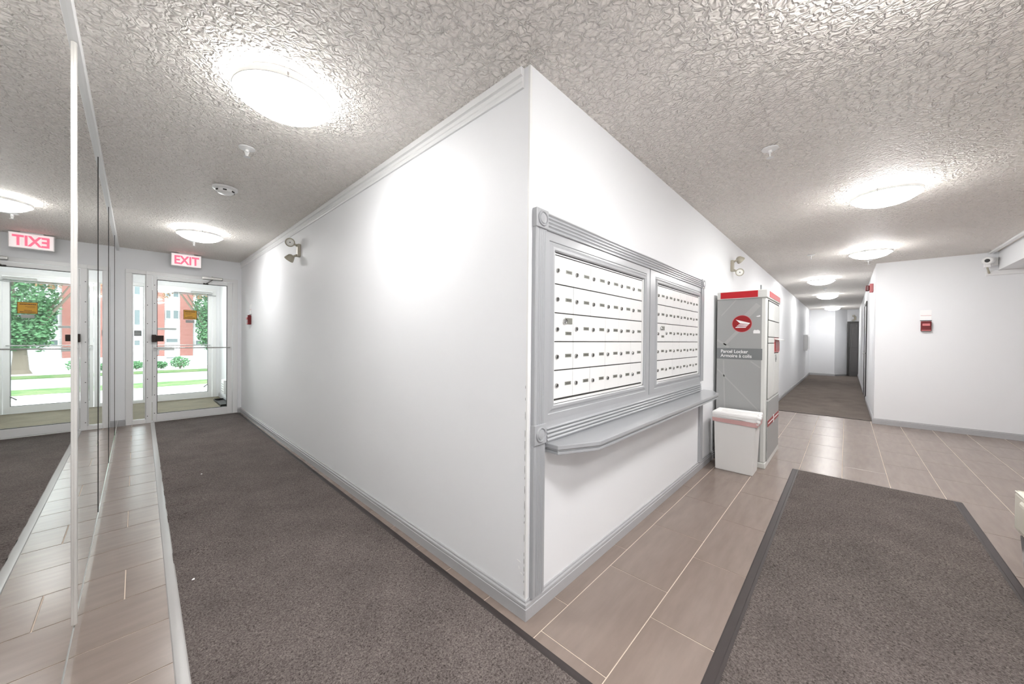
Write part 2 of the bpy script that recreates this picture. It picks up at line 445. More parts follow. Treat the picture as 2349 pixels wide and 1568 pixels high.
# ------------------------------------------------------------------ ceiling lights
def make_light(kind):
    t = local_thing('ceiling_light', '', 'ceiling light', 'frosted bowl ceiling lights')
    build(MB().lathe([(0.170, 0.0), (0.180, -0.010), (0.178, -0.034), (0.10, -0.036)], 28), 'pan', M['white'], t, smooth=40)
    R_, dep = 0.195, 0.080
    prof = [(R_*math.sin(a), -0.042-dep*(math.cos(a))) for a in [math.pi/2*k/7 for k in range(8)]]
    prof[0] = (0.001, prof[0][1])
    build(MB().lathe([(r, z) for r, z in prof], 32, caps=False), 'glass_bowl', M['lamp_'+kind], t, smooth=60)
    build(MB().lathe([(R_+0.006, -0.034), (R_+0.009, -0.036), (R_+0.009, -0.056), (R_+0.006, -0.058), (R_+0.006, -0.034)], 40, caps=False), 'rim', M['white'], t, smooth=40)  # opaque ring added, pan widened, to keep bowl light off the nearby ceiling
    for k in range(3):
        a = math.radians(20+120*k); c, s_ = math.cos(a), math.sin(a)
        mb = MB(); mb.tube((c*0.11, s_*0.11, -0.012), (c*(R_+0.006), s_*(R_+0.006), -0.040), 0.004, n=8)
        mb.tube((c*(R_+0.006), s_*(R_+0.006), -0.036), (c*(R_+0.004), s_*(R_+0.004), -0.060), 0.005, 0.004, n=8)
        build(mb, 'clip', M['steel'], t, smooth=50)
    return t
L0 = {k_: make_light(k_) for k_ in ('corridor', 'lobby', 'hall')}; fresh = set(L0)
LIGHTS = [(-0.69, 0.98, 0, 'big lit ceiling bowl nearest the mirror wall, over the corridor runner'),
          (-0.68, 4.36, 10, 'lit ceiling bowl farther down the corridor near the red exit sign'),
          (2.86, -1.23, 25, 'lit ceiling bowl over the lobby mat, largest on the right side'),
          (5.32, -1.23, 25, 'lit ceiling bowl above the hallway mouth, second in the lobby'),
          (7.72, -0.655, 5, 'first lit ceiling bowl inside the carpeted hallway'),
          (10.8, -0.655, 40, 'second lit ceiling bowl inside the carpeted hallway'),
          (15.2, -0.655, 60, 'farthest lit ceiling bowl at the end of the hallway'),
          (0.30, -1.23, 15, 'lit ceiling bowl just above the top edge of view near the mailbox corner'),
          (-0.68, 7.30, 35, 'unseen ceiling bowl added to brighten the vestibule between the glass doors'),  # added lamp, hidden above the door head, lifts the vestibule brightness
          (-0.80, -2.05, 15, 'unseen ceiling bowl added behind the camera by the mirror wall to brighten the lobby'),  # added fill lamp, never in view, for more lobby light
          ]
for i, (x, y, a, lb) in enumerate(LIGHTS):
    k_ = 'corridor' if x < 0 and y > 0 else ('lobby' if x < 6.5 else 'hall')
    o = L0[k_] if k_ in fresh else copy_tree(L0[k_])
    fresh.discard(k_)
    o.location = (x, y, H); o.rotation_euler = (0, 0, math.radians(a)); o['label'] = lb

# sprinkler heads
def make_sprinkler():
    t = local_thing('sprinkler_head', '', 'sprinkler', 'white fire sprinkler heads')
    build(MB().lathe([(0.030, 0), (0.036, -0.003), (0.034, -0.007), (0.012, -0.012)], 24), 'escutcheon', M['white'], t, smooth=50)
    mb = MB().lathe([(0.009, -0.010), (0.009, -0.024), (0.006, -0.026)], 12)
    mb.tube((0.008, 0, -0.022), (0.002, 0, -0.05), 0.0025, n=6); mb.tube((-0.008, 0, -0.022), (-0.002, 0, -0.05), 0.0025, n=6)
    mb.tube((0, 0, -0.024), (0, 0, -0.05), 0.003, n=6)
    build(mb, 'frame', M['white'], t, smooth=50)
    build(MB().lathe([(0.014, -0.050), (0.015, -0.052)], 16), 'deflector', M['white'], t)
    return t
S0 = make_sprinkler(); S0.scale = (1.25, 1.25, 1.15)
for i, (x, y, lb) in enumerate([(-0.70, 1.77, 'white sprinkler head on the corridor ceiling, before the smoke detector'),
                                (-0.68, 5.00, 'white sprinkler head just in front of the exit sign'),
                                (1.524, -0.66, 'white sprinkler head on the lobby ceiling above the mailboxes'),
                                (5.21, -0.65, 'white sprinkler head on the ceiling above the hallway mouth'),
                                (6.19, -1.24, 'white sprinkler head behind the second lobby ceiling bowl'),
                                (9.4, -0.655, 'tiny sprinkler head inside the hallway ceiling')]):
    o = S0 if i == 0 else copy_tree(S0)
    o.location = (x, y, H); o['label'] = lb

sd = thing('smoke_detector', (-0.69, 2.64, H), 'round white smoke detector on the corridor ceiling', 'smoke detector')
sd.scale = (1.3, 1.3, 1.2); T = Matrix.Translation((-0.69, 2.64, H))
build(MB().lathe([(0.055, 0), (0.064, -0.004), (0.063, -0.016), (0.050, -0.020)], 32, T), 'base', M['white'], sd, smooth=50)
build(MB().lathe([(0.046, -0.018), (0.044, -0.034), (0.034, -0.042), (0.012, -0.044)], 32, T), 'chamber', M['white'], sd, smooth=40)
for k in range(6):
    a = math.radians(60*k+200)
    build(MB().box(-0.009, 0.009, -0.003, 0.003, -0.004, 0.004), 'vent_slot', M['dark'], sd)
    o = sd.children[-1]; o.location = (0.0445*math.cos(a), 0.0445*math.sin(a), -0.029); o.rotation_euler = (0, 0, a+math.pi/2)
    o.data.transform(Matrix.Translation(ORG[sd.name]))

# ------------------------------------------------------------------ mirror wall
struct(MB().box(XM, XM+0.020, -0.096, D, 2.388, H), 'trim_5', M['trimwhite'], 0.002)
bpy.data.objects['trim_5']['label'] = 'white ceiling trim along the top of the mirrors'
struct(MB().prism([(XM, 0), (XM+0.012, 0), (XM+0.012, 0.012), (XM+0.008, 0.085), (XM, 0.090)], 1, -0.096, D), 'trim_6', M['channel'])
bpy.data.objects['trim_6']['label'] = 'metal channel along the foot of the mirrors'
seams = [-0.096, 1.204, 2.504, 3.800, 5.100, D]
mlab = ['wall mirror panel nearest the camera, left of the metal strip', 'tall wall mirror panel just right of the metal strip',
        'third wall mirror panel along the corridor', 'fourth wall mirror panel toward the entrance', 'last wall mirror panel beside the entrance sidelight']
for i in range(5):
    o = build(MB().box(XM+0.0008, XM+0.0055, seams[i]+0.0015, seams[i+1]-0.0015, 0.088, 2.392), 'wall_mirror', M['mirror'], None)
    tag(o, mlab[i], 'mirror', 'wall mirror panels')
    build(MB().box(XM+0.0003, XM+0.0008, seams[i]-0.0015, seams[i+1]+0.0015, 0.088, 2.39), 'backing', M['dark'], o)
    if i >= 2: build(MB().box(XM+0.0009, XM+0.0078, seams[i]-0.0014, seams[i]+0.0014, 0.090, 2.388), 'edge_gasket', M['dark'], o)
o = build(MB().prism([(XM+0.0056, 1.190), (XM+0.0125, 1.194), (XM+0.0140, 1.199), (XM+0.0140, 1.209), (XM+0.0125, 1.214), (XM+0.0056, 1.218)], 2, 0.089, 2.386), 'mirror_joint_strip', M['satin'], None, smooth=30)
tag(o, 'upright polished metal strip joining two mirror panels', 'metal strip')

# ------------------------------------------------------------------ entrance doors
def entrance(y, top, dname, wname, inner):
    """white aluminium storefront: sidelight (window) and swing door (door), glass set in the middle of the depth."""
    f = -1                                                    # faces -y
    yf, yb = y-0.012, y+0.075                                 # frame depth
    gy = y+0.03
    zt = top
    w = link(wname, None); w.location = (-1.15, y, 0); ORG[w.name] = Vector((-1.15, y, 0)); w['kind'] = 'structure'
    mb = MB()
    mb.box(-1.281, -1.222, yf, yb, 0, zt-0.052); mb.box(-1.281, -1.086, yf, yb, zt-0.052, zt)
    mb.box(-1.222, -1.086, yf, yb, 0, 0.052)
    build(mb, 'frame', M['alu_white'], w, 0.003)
    mb = MB(); s = 0.010
    for (a, b_, c, d_) in ((-1.222, -1.222+s, 0.052, zt-0.052), (-1.096, -1.086, 0.052, zt-0.052), (-1.212, -1.096, 0.052, 0.052+s), (-1.212, -1.096, zt-0.052-s, zt-0.052)):
        mb.box(a, b_, gy-0.014, gy+0.014, c, d_)
    build(mb, 'glazing_bead', M['alu_white'], w, 0.002)
    build(MB().box(-1.214, -1.094, gy-0.003, gy+0.003, 0.06, zt-0.06), 'pane', M['glass'], w)
    d = link(dname, None); d.location = (-0.56, y, 0); ORG[d.name] = Vector((-0.56, y, 0)); d['kind'] = 'structure'
    mb = MB()
    mb.box(-1.086, -1.026, yf, yb, 0, zt-0.052)               # mullion / lock jamb
    mb.box(-0.112, -0.050, yf, yb, 0, zt-0.052)               # hinge jamb
    mb.box(-1.086, -0.050, yf, yb, zt-0.052, zt)              # head
    mb.box(-1.026, -0.112, yf+0.01, yb, 0, 0.012)             # threshold
    build(mb, 'door_frame', M['alu_white'], d, 0.003)
    # leaf
    z0, z1 = 0.016, zt-0.058; xl, xr = -1.021, -0.117; gl0, gl1 = -0.976, -0.182; gb, gt = 0.118, z1-0.052
    yl0, yl1 = y-0.004, y+0.04
    for (n_, a, b_, c, e) in (('stile', xl, gl0, z0, z1), ('stile', gl1, xr, z0, z1), ('top_rail', gl0, gl1, gt, z1), ('bottom_rail', gl0, gl1, z0, gb)):
        build(MB().box(a, b_, yl0, yl1, c, e), n_, M['alu_white'], d, 0.003)
    mb = MB(); s = 0.006
    for (a, b_, c, e) in ((gl0, gl0+s, gb, gt), (gl1-s, gl1, gb, gt), (gl0, gl1, gb, gb+s), (gl0, gl1, gt-s, gt)):
        mb.box(a, b_, y+0.006, y+0.03, c, e)
    build(mb, 'gasket', M['dark'], d)
    build(MB().box(gl0+0.002, gl1-0.002, y+0.015, y+0.021, gb+0.002, gt-0.002), 'pane', M['glass'], d)
    # push bar on standoffs
    zb = 1.066; yp = y-0.058
    pb = build(MB().tube((-1.012, yp, zb), (-0.152, yp, zb), 0.008, n=12), 'push_bar', M['steel'], d, smooth=40)
    for x in (-1.000, -0.160):
        build(MB().tube((x, y-0.004, zb), (x, yp, zb), 0.009, n=12).box(x-0.018, x+0.018, y-0.010, y-0.004, zb-0.025, zb+0.025), 'bracket', M['alu_white'], pb, smooth=40)
    if inner:
        lt = build(MB().box(-1.017, -0.908, y-0.050, y-0.004, 1.160, 1.245), 'latch', M['bronze'], d, 0.004)
        build(MB().box(-1.030, -0.985, y-0.062, y-0.010, 1.150, 1.255), 'latch_case', M['bronze'], lt, 0.004)
        build(MB().box(-0.975, -0.955, y-0.03, y-0.004, 0.965, 1.045), 'strike_plate', M['alu_white'], d, 0.002)
    else:
        build(MB().box(-0.975, -0.645, y-0.018, y-0.004, 1.352, 1.392), 'upper_pull', M['lockgrey'], d, 0.004)
        build(MB().box(-0.975, -0.675, y-0.035, y-0.006, 0.968, 1.036), 'panic_bar_case', M['lockgrey2'], d, 0.004)
        mbk = MB(); mbk.prism([(-0.255, 0.225), (-0.185, 0.285), (-0.18, 0.272), (-0.24, 0.212)], 1, y-0.03, y-0.006)
        build(mbk, 'kick_down_stop', M['lockband'], d, 0.003)
    # closer
    xa, xb = (-0.49, -0.245) if inner else (-0.44, -0.12)
    zc = zt-0.03 if inner else zt-0.1
    cl = build(MB().box(xa, xb, y-0.062, y-0.012, zc-0.014, zc+0.026), 'door_closer', M['steel'], d, 0.006)
    if inner:
        build(MB().tube((-0.36, y-0.03, zc-0.010), (-0.41, y-0.055, zc-0.052), 0.006).tube((-0.41, y-0.055, zc-0.052), (-0.45, y-0.02, zc-0.078), 0.006), 'closer_arm', M['steel'], cl, smooth=40)
        build(MB().box(-0.475, -0.415, y-0.022, y-0.004, zc-0.092, zc-0.070), 'arm_shoe', M['dark'], cl, 0.003)
        build(MB().tube((-0.372, y-0.037, zc+0.026), (-0.372, y-0.037, zc+0.036), 0.009), 'spindle_cap', M['steel'], cl)
    else:
        build(MB().box(-0.93, -0.06, y-0.036, y-0.020, zc-0.045, zc-0.028), 'closer_arm', M['lockgrey'], cl, 0.003)
    # face screws down the mullion and lock stile
    mb = MB(); zz = 0.10
    while zz < zt-0.12:
        for x, oo in ((-1.071, 0.0), (-1.000, 0.03)):
            mb.tube((x, yf+0.004 if x < -1.03 else yl0+0.003, zz+oo), (x, (yf if x < -1.03 else yl0)-0.0015, zz+oo), 0.0055, n=8)
        zz += 0.262
    if inner: build(mb, 'screw_heads', M['black'], d)['kind'] = 'stuff'
    return w, d
w1, d1 = entrance(D, 2.155, 'door_1', 'window_1', True)
w2, d2 = entrance(YO, 2.20, 'door_2', 'window_2', False)
d1['label'] = 'inner white framed glass entrance door with push bar'; w1['label'] = 'narrow glass sidelight left of the inner door'
d2['label'] = 'outer white framed glass door to the street'; w2['label'] = 'narrow glass sidelight left of the outer door'

# amber notice and small grey plate on the inner glass
gy = D+0.0145
sg = thing('amber_notice', (-0.62, gy, 1.49), 'small amber notice sign stuck on the inner door glass', 'sign')
build(MB().box(-0.696, -0.544, gy-0.003, gy, 1.492, 1.632), 'plate', M['yellow'], sg, 0.006)
mb = MB()
for (a, b_, c, e) in ((-0.696, -0.544, 1.627, 1.632), (-0.696, -0.544, 1.492, 1.497), (-0.696, -0.691, 1.492, 1.632), (-0.549, -0.544, 1.492, 1.632)):
    mb.box(a, b_, gy-0.0042, gy-0.0030, c, e)
build(mb, 'border', M['brownprint'], sg)
mb = MB()
for (z_, h_, xa, xb, n_) in ((1.600, 0.012, -0.682, -0.560, 9), (1.576, 0.004, -0.675, -0.60, 10), (1.566, 0.004, -0.675, -0.62, 8), (1.528, 0.007, -0.65, -0.59, 5), (1.508, 0.009, -0.680, -0.560, 11)):
    x = xa
    for k in range(n_):
        wd_ = (xb-xa)/n_; mb.box(x, x+wd_*random.uniform(0.6, 0.95), gy-0.0042, gy-0.0030, z_, z_+h_); x += wd_
build(mb, 'fine_print', M['brownprint'], sg)['kind'] = 'stuff'
pl = build(MB().box(-0.671, -0.574, gy-0.003, gy, 1.440, 1.482), 'notice_plate', M['lockgrey2'], None, 0.002)
tag(pl, 'pale grey plate below the amber notice on the door glass', 'sign')
gyo = YO+0.026
cr_ = thing('intercom_panel', (-1.16, gyo, 1.1), 'dark slatted intercom box on the outer sidelight glass', 'intercom')
build(MB().box(-1.206, -1.112, gyo-0.018, gyo, 1.232, 1.332), 'case', M['dark'], cr_, 0.003)
for k in range(3):
    build(MB().box(-1.198, -1.120, gyo-0.021, gyo-0.017, 1.244+k*0.028, 1.258+k*0.028), 'slat', M['lockgrey'], cr_)

# exit sign
ex = thing('exit_sign', (-0.677, 6.02, 2.247), 'lit exit sign with red letters hanging above the inner door', 'exit sign')
build(MB().box(-0.842, -0.513, 5.985, 6.050, 2.247, 2.428), 'housing', M['white'], ex, 0.004)
build(MB().box(-0.76, -0.595, 5.99, 6.045, 2.428, 2.44), 'canopy', M['white'], ex, 0.002)
m = mat('lit_white_panel', rgb(240, 236, 236), 0.4, emit=(1.0, 0.86, 0.86, 1), estr=0.25)
build(MB().box(-0.834, -0.521, 5.9825, 5.986, 2.255, 2.420), 'face_panel', m, ex)
M['exitred'] = mat('lit_red_letters', rgb(230, 20, 40), 0.4, emit=(1.0, 0.10, 0.16, 1), estr=0.9)
text_part('lettering', 'EXIT', 0.165, M['exitred'], (-0.812, 5.9818, 2.280), (1, 0, 0), (0, 0, 1), ex, depth=0.001, bold=0.005, width=0.266)

# vestibule bits
ht = thing('wall_heater', (-0.03, 7.55, 0.16), 'small white heater low on the vestibule right wall', 'heater')
build(MB().box(-0.06, 0, 7.42, 7.70, 0.16, 0.42), 'case', M['white'], ht, 0.008)
for k in range(4): build(MB().box(-0.0625, -0.058, 7.45, 7.67, 0.20+k*0.045, 0.215+k*0.045), 'grille_slot', M['lockgrey'], ht)
tr_ = thing('boot_tray', (-0.10, 7.4, 0.004), 'black rubber tray on the vestibule floor by the right wall', 'tray')
build(MB().box(-0.155, -0.02, 6.98, 7.80, 0.004, 0.012), 'floor_pan', M['black'], tr_)
mb = MB()
for (a, b_, c, e) in ((-0.16, -0.152, 6.97, 7.81), (-0.023, -0.015, 6.97, 7.81), (-0.16, -0.015, 6.97, 6.978), (-0.16, -0.015, 7.802, 7.81)): mb.box(a, b_, c, e, 0.004, 0.04)
build(mb, 'rim', M['black'], tr_)

# ------------------------------------------------------------------ mailbox surround (grey gloss mouldings)
su = thing('mailbox_surround', (1.3, 0, 0.083), 'grey painted wood surround with shelf framing the mailboxes', 'mailbox surround')
SM = M['surround']
def fluted(u0, u1, d0=0.021, n=4, dd=0.005, mg=0.014):
    """profile across a casing: flat margins and n hollow flutes; returns (u, depth) points front side only."""
    p = [(u0, 0), (u0, d0-0.003), (u0+0.003, d0)]; w = (u1-u0-2*mg)/n
    for k in range(n):
        a = u0+mg+k*w
        for t in range(7):
            p.append((a+w*0.08+w*0.84*t/6, d0-dd*math.sin(math.pi*t/6)))
    p += [(u1-0.003, d0), (u1, d0-0.003), (u1, 0)]
    return p
def vcasing(name, x0, x1, z0, z1):
    return build(MB().prism([(u, -d) for u, d in fluted(x0, x1)], 2, z0, z1), name, SM, su, smooth=35)
def rosette(x0, x1, z0, z1):
    bl = build(MB().box(x0, x1, -0.027, 0, z0, z1), 'corner_block', SM, su, 0.003)
    cx, cz = (x0+x1)/2, (z0+z1)/2; r = (x1-x0)*0.40
    mx = Matrix.Translation((cx, -0.027, cz)) @ Matrix.Rotation(math.radians(90), 4, 'X')
    build(MB().lathe([(r, -0.001), (r, 0.003), (r*0.93, 0.006), (r*0.82, 0.006), (r*0.74, 0.001), (r*0.70, 0.001), (r*0.62, 0.005), (r*0.3, 0.007), (0.001, 0.0075)], 32, mx), 'rosette', SM, bl, smooth=40)
LX0, LX1, RX0, RX1 = 0.024, 0.106, 2.492, 2.572
vcasing('left_casing', LX0, LX1, 0.083, 0.765); vcasing('left_casing', LX0, LX1, 0.855, 1.737)
vcasing('right_casing', RX0, RX1, 0.083, 0.716); vcasing('right_casing', RX0, RX1, 0.855, 1.737)
rosette(LX0-0.002, LX1+0.002, 0.765, 0.855); rosette(LX0-0.002, LX1+0.002, 1.737, 1.821); rosette(RX0-0.002, RX1+0.002, 1.737, 1.821)
# top casing with four hollow flutes
build(MB().prism([(-d, u) for u, d in fluted(1.738, 1.818, 0.021, 4, 0.006, 0.006)], 0, LX1, RX0), 'top_casing', SM, su, smooth=35)
# picture-frame panels
def panel_frame(ox0, ox1, oz0, oz1, X0, X1_, Z0, Z1):
    prof = [(0.0, 0.003), (0.0, 0.012), (0.006, 0.0165), (0.018, 0.0175), (0.026, 0.013), (0.034, 0.0085), (0.040, 0.0085), (0.043, 0.0125), (0.048, 0.0125), (1.0, 0.0125)]
    mb = MB(); n = len(prof)
    for t, d in prof:
        if t < 1: a, b_, c, e = ox0-t, ox1+t, oz0-t, oz1+t
        else: a, b_, c, e = X0, X1_, Z0, Z1
        mb.v += [(a, -d, c), (b_, -d, c), (b_, -d, e), (a, -d, e)]
    mb.v += [(X0, 0, Z0), (X1_, 0, Z0), (X1_, 0, Z1), (X0, 0, Z1)]
    for k in range(n):
        for i in range(4): j = (i+1) % 4; mb.f.append((k*4+i, k*4+j, k*4+4+j, k*4+4+i))
    return build(mb, 'panel_frame', SM, su, smooth=30)
panel_frame(0.176, 1.196, 0.930, 1.655, LX1, 1.288, 0.855, 1.738)
panel_frame(1.430, 2.4495, 0.930, 1.655, 1.300, RX0, 0.855, 1.738)
build(MB().box(1.288, 1.300, -0.003, 0, 0.855, 1.738), 'panel_joint', M['dark'], su)
# reeded apron
p = [(0, 0.855), (-0.0125, 0.855), (-0.0140, 0.838)]
for k in range(4):
    zc = 0.826-k*0.0175
    for t in range(7):
        a = math.pi*(0.5-t/6); p.append((-0.015-0.0035*k*0.5-0.0095*math.cos(a), zc+0.0075*math.sin(a)))
p += [(-0.02, 0.757), (0, 0.757)]
build(MB().prism(p, 0, LX1+0.006, RX0+0.0), 'reeded_apron', SM, su, smooth=40)
# shelf
def shelf_poly(g): return [(0.118+g, 0), (0.118+g, -0.082+g*0.5), (0.322, -0.181+g), (2.452, -0.181+g), (2.656-g, -0.082+g*0.5), (2.656-g, 0)]
sh = build(MB().prism(shelf_poly(0), 2, 0.739, 0.760), 'shelf', SM, su, 0.003)
build(MB().prism(shelf_poly(0.009), 2, 0.728, 0.739), 'shelf_cove', SM, sh, 0.002)
build(MB().prism(shelf_poly(0.004), 2, 0.716, 0.728), 'shelf_lip', SM, sh, 0.002)

# ------------------------------------------------------------------ mailbox units
rows = [1.643, 1.5045, 1.366, 1.2275, 1.089, 0.950]
def door_mesh(w, h):
    mb = MB().box(-w/2, w/2, -0.0025, 0, -h/2, h/2); me = mb.mesh('mailbox_door', 0.0012, 1); me.materials.append(M['mailwhite']); return me
def lock_mesh():
    mx = Matrix.Rotation(math.radians(90), 4, 'X')
    mb = MB().lathe([(0.0115, 0), (0.0115, 0.005), (0.0095, 0.0075), (0.009, 0.0055), (0.001, 0.0055)], 14, mx)
    me = mb.mesh('lock', smooth=40); me.materials.append(M['steel']); return me
KEY = MB().box(-0.0018, 0.0018, -0.0062, -0.0050, -0.0065, 0.0065).mesh('keyhole'); KEY.materials.append(M['black'])
TAG = MB().box(-0.0265, 0.0265, -0.0012, 0, -0.0085, 0.0085).mesh('number_tag'); TAG.materials.append(M['tagmat'])
PRT = MB().box(-0.019, 0.019, -0.0016, -0.0010, -0.004, 0.004).mesh('number_print'); PRT.materials.append(M['tagdark'])
PW = 0.1665
DM, LM = door_mesh(PW-0.0016, 0.1385-0.0052), lock_mesh()
def mail_unit(x0, label):
    t = thing('mailbox_unit', (x0+3*PW, -0.001, 0.93), label, 'mailboxes', 'apartment mailbox units')
    x1 = x0+6*PW
    build(MB().box(x0-0.006, x1+0.010, -0.0012, -0.0003, 0.9305, 1.6545), 'back_panel', M['dark'], t)
    mb = MB(); mb.box(x0-0.006, x0-0.0015, -0.010, -0.001, 0.932, 1.653); mb.box(x1+0.002, x1+0.011, -0.010, -0.001, 0.932, 1.653)
    mb.box(x0-0.006, x1+0.011, -0.010, -0.001, 0.932, 0.944)
    build(mb, 'bezel', M['mailwhite'], t, 0.001)
    build(MB().box(x0, x1, -0.0065, -0.001, 1.6445, 1.6495), 'top_lip', M['mailwhite'], t)
    o0 = ORG[t.name]
    for r in range(5):
        zc = (rows[r]+rows[r+1])/2
        for c in range(6):
            xc = x0+PW*(c+0.5)
            dj = random.uniform(-0.0006, 0.0006)
            d = link('mailbox_door', DM, t, Vector((xc, -0.0015+dj, zc))-o0)
            special = (r == 2 and c == 0)
            lk = link('lock', LM, d, (-PW/2+0.026, -0.0024, -0.004 if not special else -0.010)); lk.rotation_euler = (0, random.uniform(-0.6, 0.6), 0)
            k = link('keyhole', KEY, d, (-PW/2+0.026, -0.0032, -0.004 if not special else -0.010)); k.rotation_euler = (0, random.uniform(-0.8, 0.8), 0)
            tz = 0.0 if not special else -0.028
            link('number_tag', TAG, d, (0.040, -0.0024, tz)); link('number_print', PRT, d, (0.040, -0.0026, tz))
            if special:
                pm = MB().box(-0.028, 0.034, -0.004, 0, -0.015, 0.015); me = pm.mesh('master_lock_plate', 0.001, 1); me.materials.append(M['tagmat'])
                mp_ = link('master_lock_plate', me, d, (0.036, -0.0024, 0.034))
                ml = link('master_lock', LM, d, (0.004, -0.0024, 0.031)); ml.scale = (1.25, 1.6, 1.25)
    return t
mail_unit(0.183, 'larger looking left bank of thirty white mailboxes near the wall corner')
mail_unit(1.438, 'right bank of thirty white mailboxes beside the parcel locker')

# ------------------------------------------------------------------ parcel locker
XL0, XL1, YL0, YL1, ZL = 3.0, 3.90, -0.455, -0.030, 1.745
pk = thing('parcel_locker', ((XL0+XL1)/2, -0.24, 0), 'tall grey and white parcel locker with red top band', 'parcel locker')
build(MB().box(XL0, XL1, YL0, YL1, 0.055, 1.665), 'body', M['lockwhite'], pk, 0.012, 3)
build(MB().box(XL0-0.004, XL1+0.004, YL0-0.006, YL1, 0.0, 0.055), 'plinth', M['lockwhite'], pk, 0.006)
cap = build(MB().box(XL0-0.008, XL1+0.008, YL0-0.010, YL1, 1.665, ZL), 'cap', M['lockwhite'], pk, 0.008)
build(MB().box(XL0-0.010, XL0-0.007, -0.385, -0.062, 1.674, 1.738), 'red_band', M['redprint'], cap)
build(MB().box(XL0+0.10, XL1-0.06, YL0-0.0125, YL0-0.009, 1.678, 1.735), 'red_band', M['redprint'], cap)
build(MB().tube((XL0+0.02, -0.405, ZL), (XL0+0.02, -0.405, ZL+0.045), 0.006), 'antenna', M['lockband'], pk)
xf = XL0-0.0006
sp = build(MB().box(XL0-0.0015, XL0+0.002, -0.418, YL1-0.002, 0.058, 1.662), 'side_panel', M['lockgrey'], pk)
# pale crossing streaks printed on the side panel
def streak(y0_, z0_, y1_, z1_, w):
    d = Vector((0, y1_-y0_, z1_-z0_)); n_ = Vector((0, -d.z, d.y)).normalized()*w/2
    pts = [Vector((XL0-0.0019, y0_, z0_)), Vector((XL0-0.0019, y1_, z1_))]
    mb = MB(); q = [pts[0]+n_, pts[1]+n_, pts[1]-n_, pts[0]-n_]
    mb.v = [tuple(p) for p in q]+[tuple(p+Vector((0.0006, 0, 0))) for p in q]
    mb.f = [(0, 1, 2, 3), (7, 6, 5, 4)]+[(i, (i+1) % 4, (i+1) % 4+4, i+4) for i in range(4)]
    return build(mb, 'printed_streak', M['lockgrey2'], sp)
streak(-0.115, 0.40, -0.095, 1.04, 0.012); streak(-0.035, 0.95, -0.41, 0.55, 0.012); streak(-0.39, 1.60, -0.26, 1.45, 0.05)
streak(-0.07, 1.50, -0.20, 1.655, 0.010); streak(-0.10, 1.20, -0.22, 1.34, 0.03); streak(-0.035, 1.25, -0.14, 1.175, 0.02)
streak(-0.33, 1.04, -0.41, 0.98, 0.012)
bd = build(MB().box(XL0-0.0026, XL0, -0.425, YL1-0.002, 1.055, 1.166), 'name_band', M['lockband'], pk)
text_part('lettering', 'Parcel Locker', 0.047, M['whiteprint'], (XL0-0.0034, -0.068, 1.118), (0, -1, 0), (0, 0, 1), bd, depth=0.0005, bold=0.0006, width=0.238)
text_part('lettering', 'Armoire à colis', 0.047, M['whiteprint'], (XL0-0.0034, -0.068, 1.074), (0, -1, 0), (0, 0, 1), bd, depth=0.0005, bold=0.0006, width=0.272)
mx = Matrix.Translation((XL0-0.0014, -0.2525, 1.414)) @ Matrix.Rotation(math.radians(-90), 4, 'Y')
lg = build(MB().lathe([(0.086, 0), (0.086, 0.0006)], 48, mx), 'emblem_ring', M['pink'], pk)
build(MB().lathe([(0.0815, 0.0006), (0.0815, 0.0012)], 48, mx), 'emblem_disc', M['darkredprint'], lg)
def emblem(pts):
    q = [(-0.2525-u*0.086, 1.414+v_*0.086) for u, v_ in pts]
    build(MB().prism(q, 0, XL0-0.0034, XL0-0.0027), 'emblem_mark', M['whiteprint'], lg)
emblem([(-0.62, 0.50), (0.82, 0.06), (0.72, -0.06), (-0.16, 0.02)])
emblem([(-0.30, -0.05), (0.70, -0.09), (0.62, -0.17), (-0.36, -0.13)])
emblem([(-0.44, -0.21), (0.58, -0.22), (0.50, -0.31), (-0.52, -0.29)])
emblem([(-0.58, -0.37), (0.46, -0.37), (0.38, -0.47), (-0.66, -0.47)])
st = build(MB().prism([(-0.37, 1.484), (-0.405, 1.494), (-0.405, 1.482), (-0.385, 1.478)], 0, XL0-0.0026, XL0-0.001), 'white_mark', M['whiteprint'], pk)  # small flat white shapes on the side panel
build(MB().prism([(-0.350, 1.316), (-0.405, 1.316), (-0.405, 1.340), (-0.39, 1.352), (-0.375, 1.348), (-0.358, 1.352), (-0.350, 1.340)], 0, XL0-0.0026, XL0-0.001), 'white_mark', M['whiteprint'], pk)
# front with the compartments
yf = YL0
def comp(x0, x1, z0, z1, nm='compartment_door', m='lockwhite'):
    d = build(MB().box(x0, x1, yf-0.010, yf-0.001, z0, z1), nm, M[m], pk, 0.003)
    return d
xa, xm, xb = XL0+0.09, 3.46, XL1-0.06
build(MB().box(xa-0.012, xb+0.012, yf-0.0012, yf+0.001, 0.66, 1.650), 'front_recess', M['dark'], pk)
for x0_, x1_ in ((xa, xm-0.006), (xm+0.006, xb)):
    comp(x0_, x1_, 1.452, 1.632); comp(x0_, x1_, 1.285, 1.444)
comp(xa, xm-0.006, 1.225, 1.277); comp(xa, xm-0.006, 0.67, 1.217); comp(xm+0.006, xb, 0.67, 1.11)
sl = comp(xm+0.006, xb, 1.12, 1.277, 'mail_slot_door', 'pink')
build(MB().box(xm+0.03, xb-0.03, yf-0.016, yf-0.009, 1.135, 1.235), 'red_notice', M['red'], sl)
mb = MB(); mb.prism([(yf-0.010, 1.262), (yf-0.060, 1.250), (yf-0.060, 1.256), (yf-0.010, 1.272)], 0, xm+0.01, xb+0.0)
build(mb, 'slot_flap', M['lockwhite'], sl)
build(MB().tube((xm+0.10, yf-0.010, 1.06), (xm+0.10, yf-0.018, 1.06), 0.018).box(xm+0.06, xm+0.14, yf-0.0125, yf-0.009, 1.02, 1.10), 'lock', M['lockgrey'], pk)
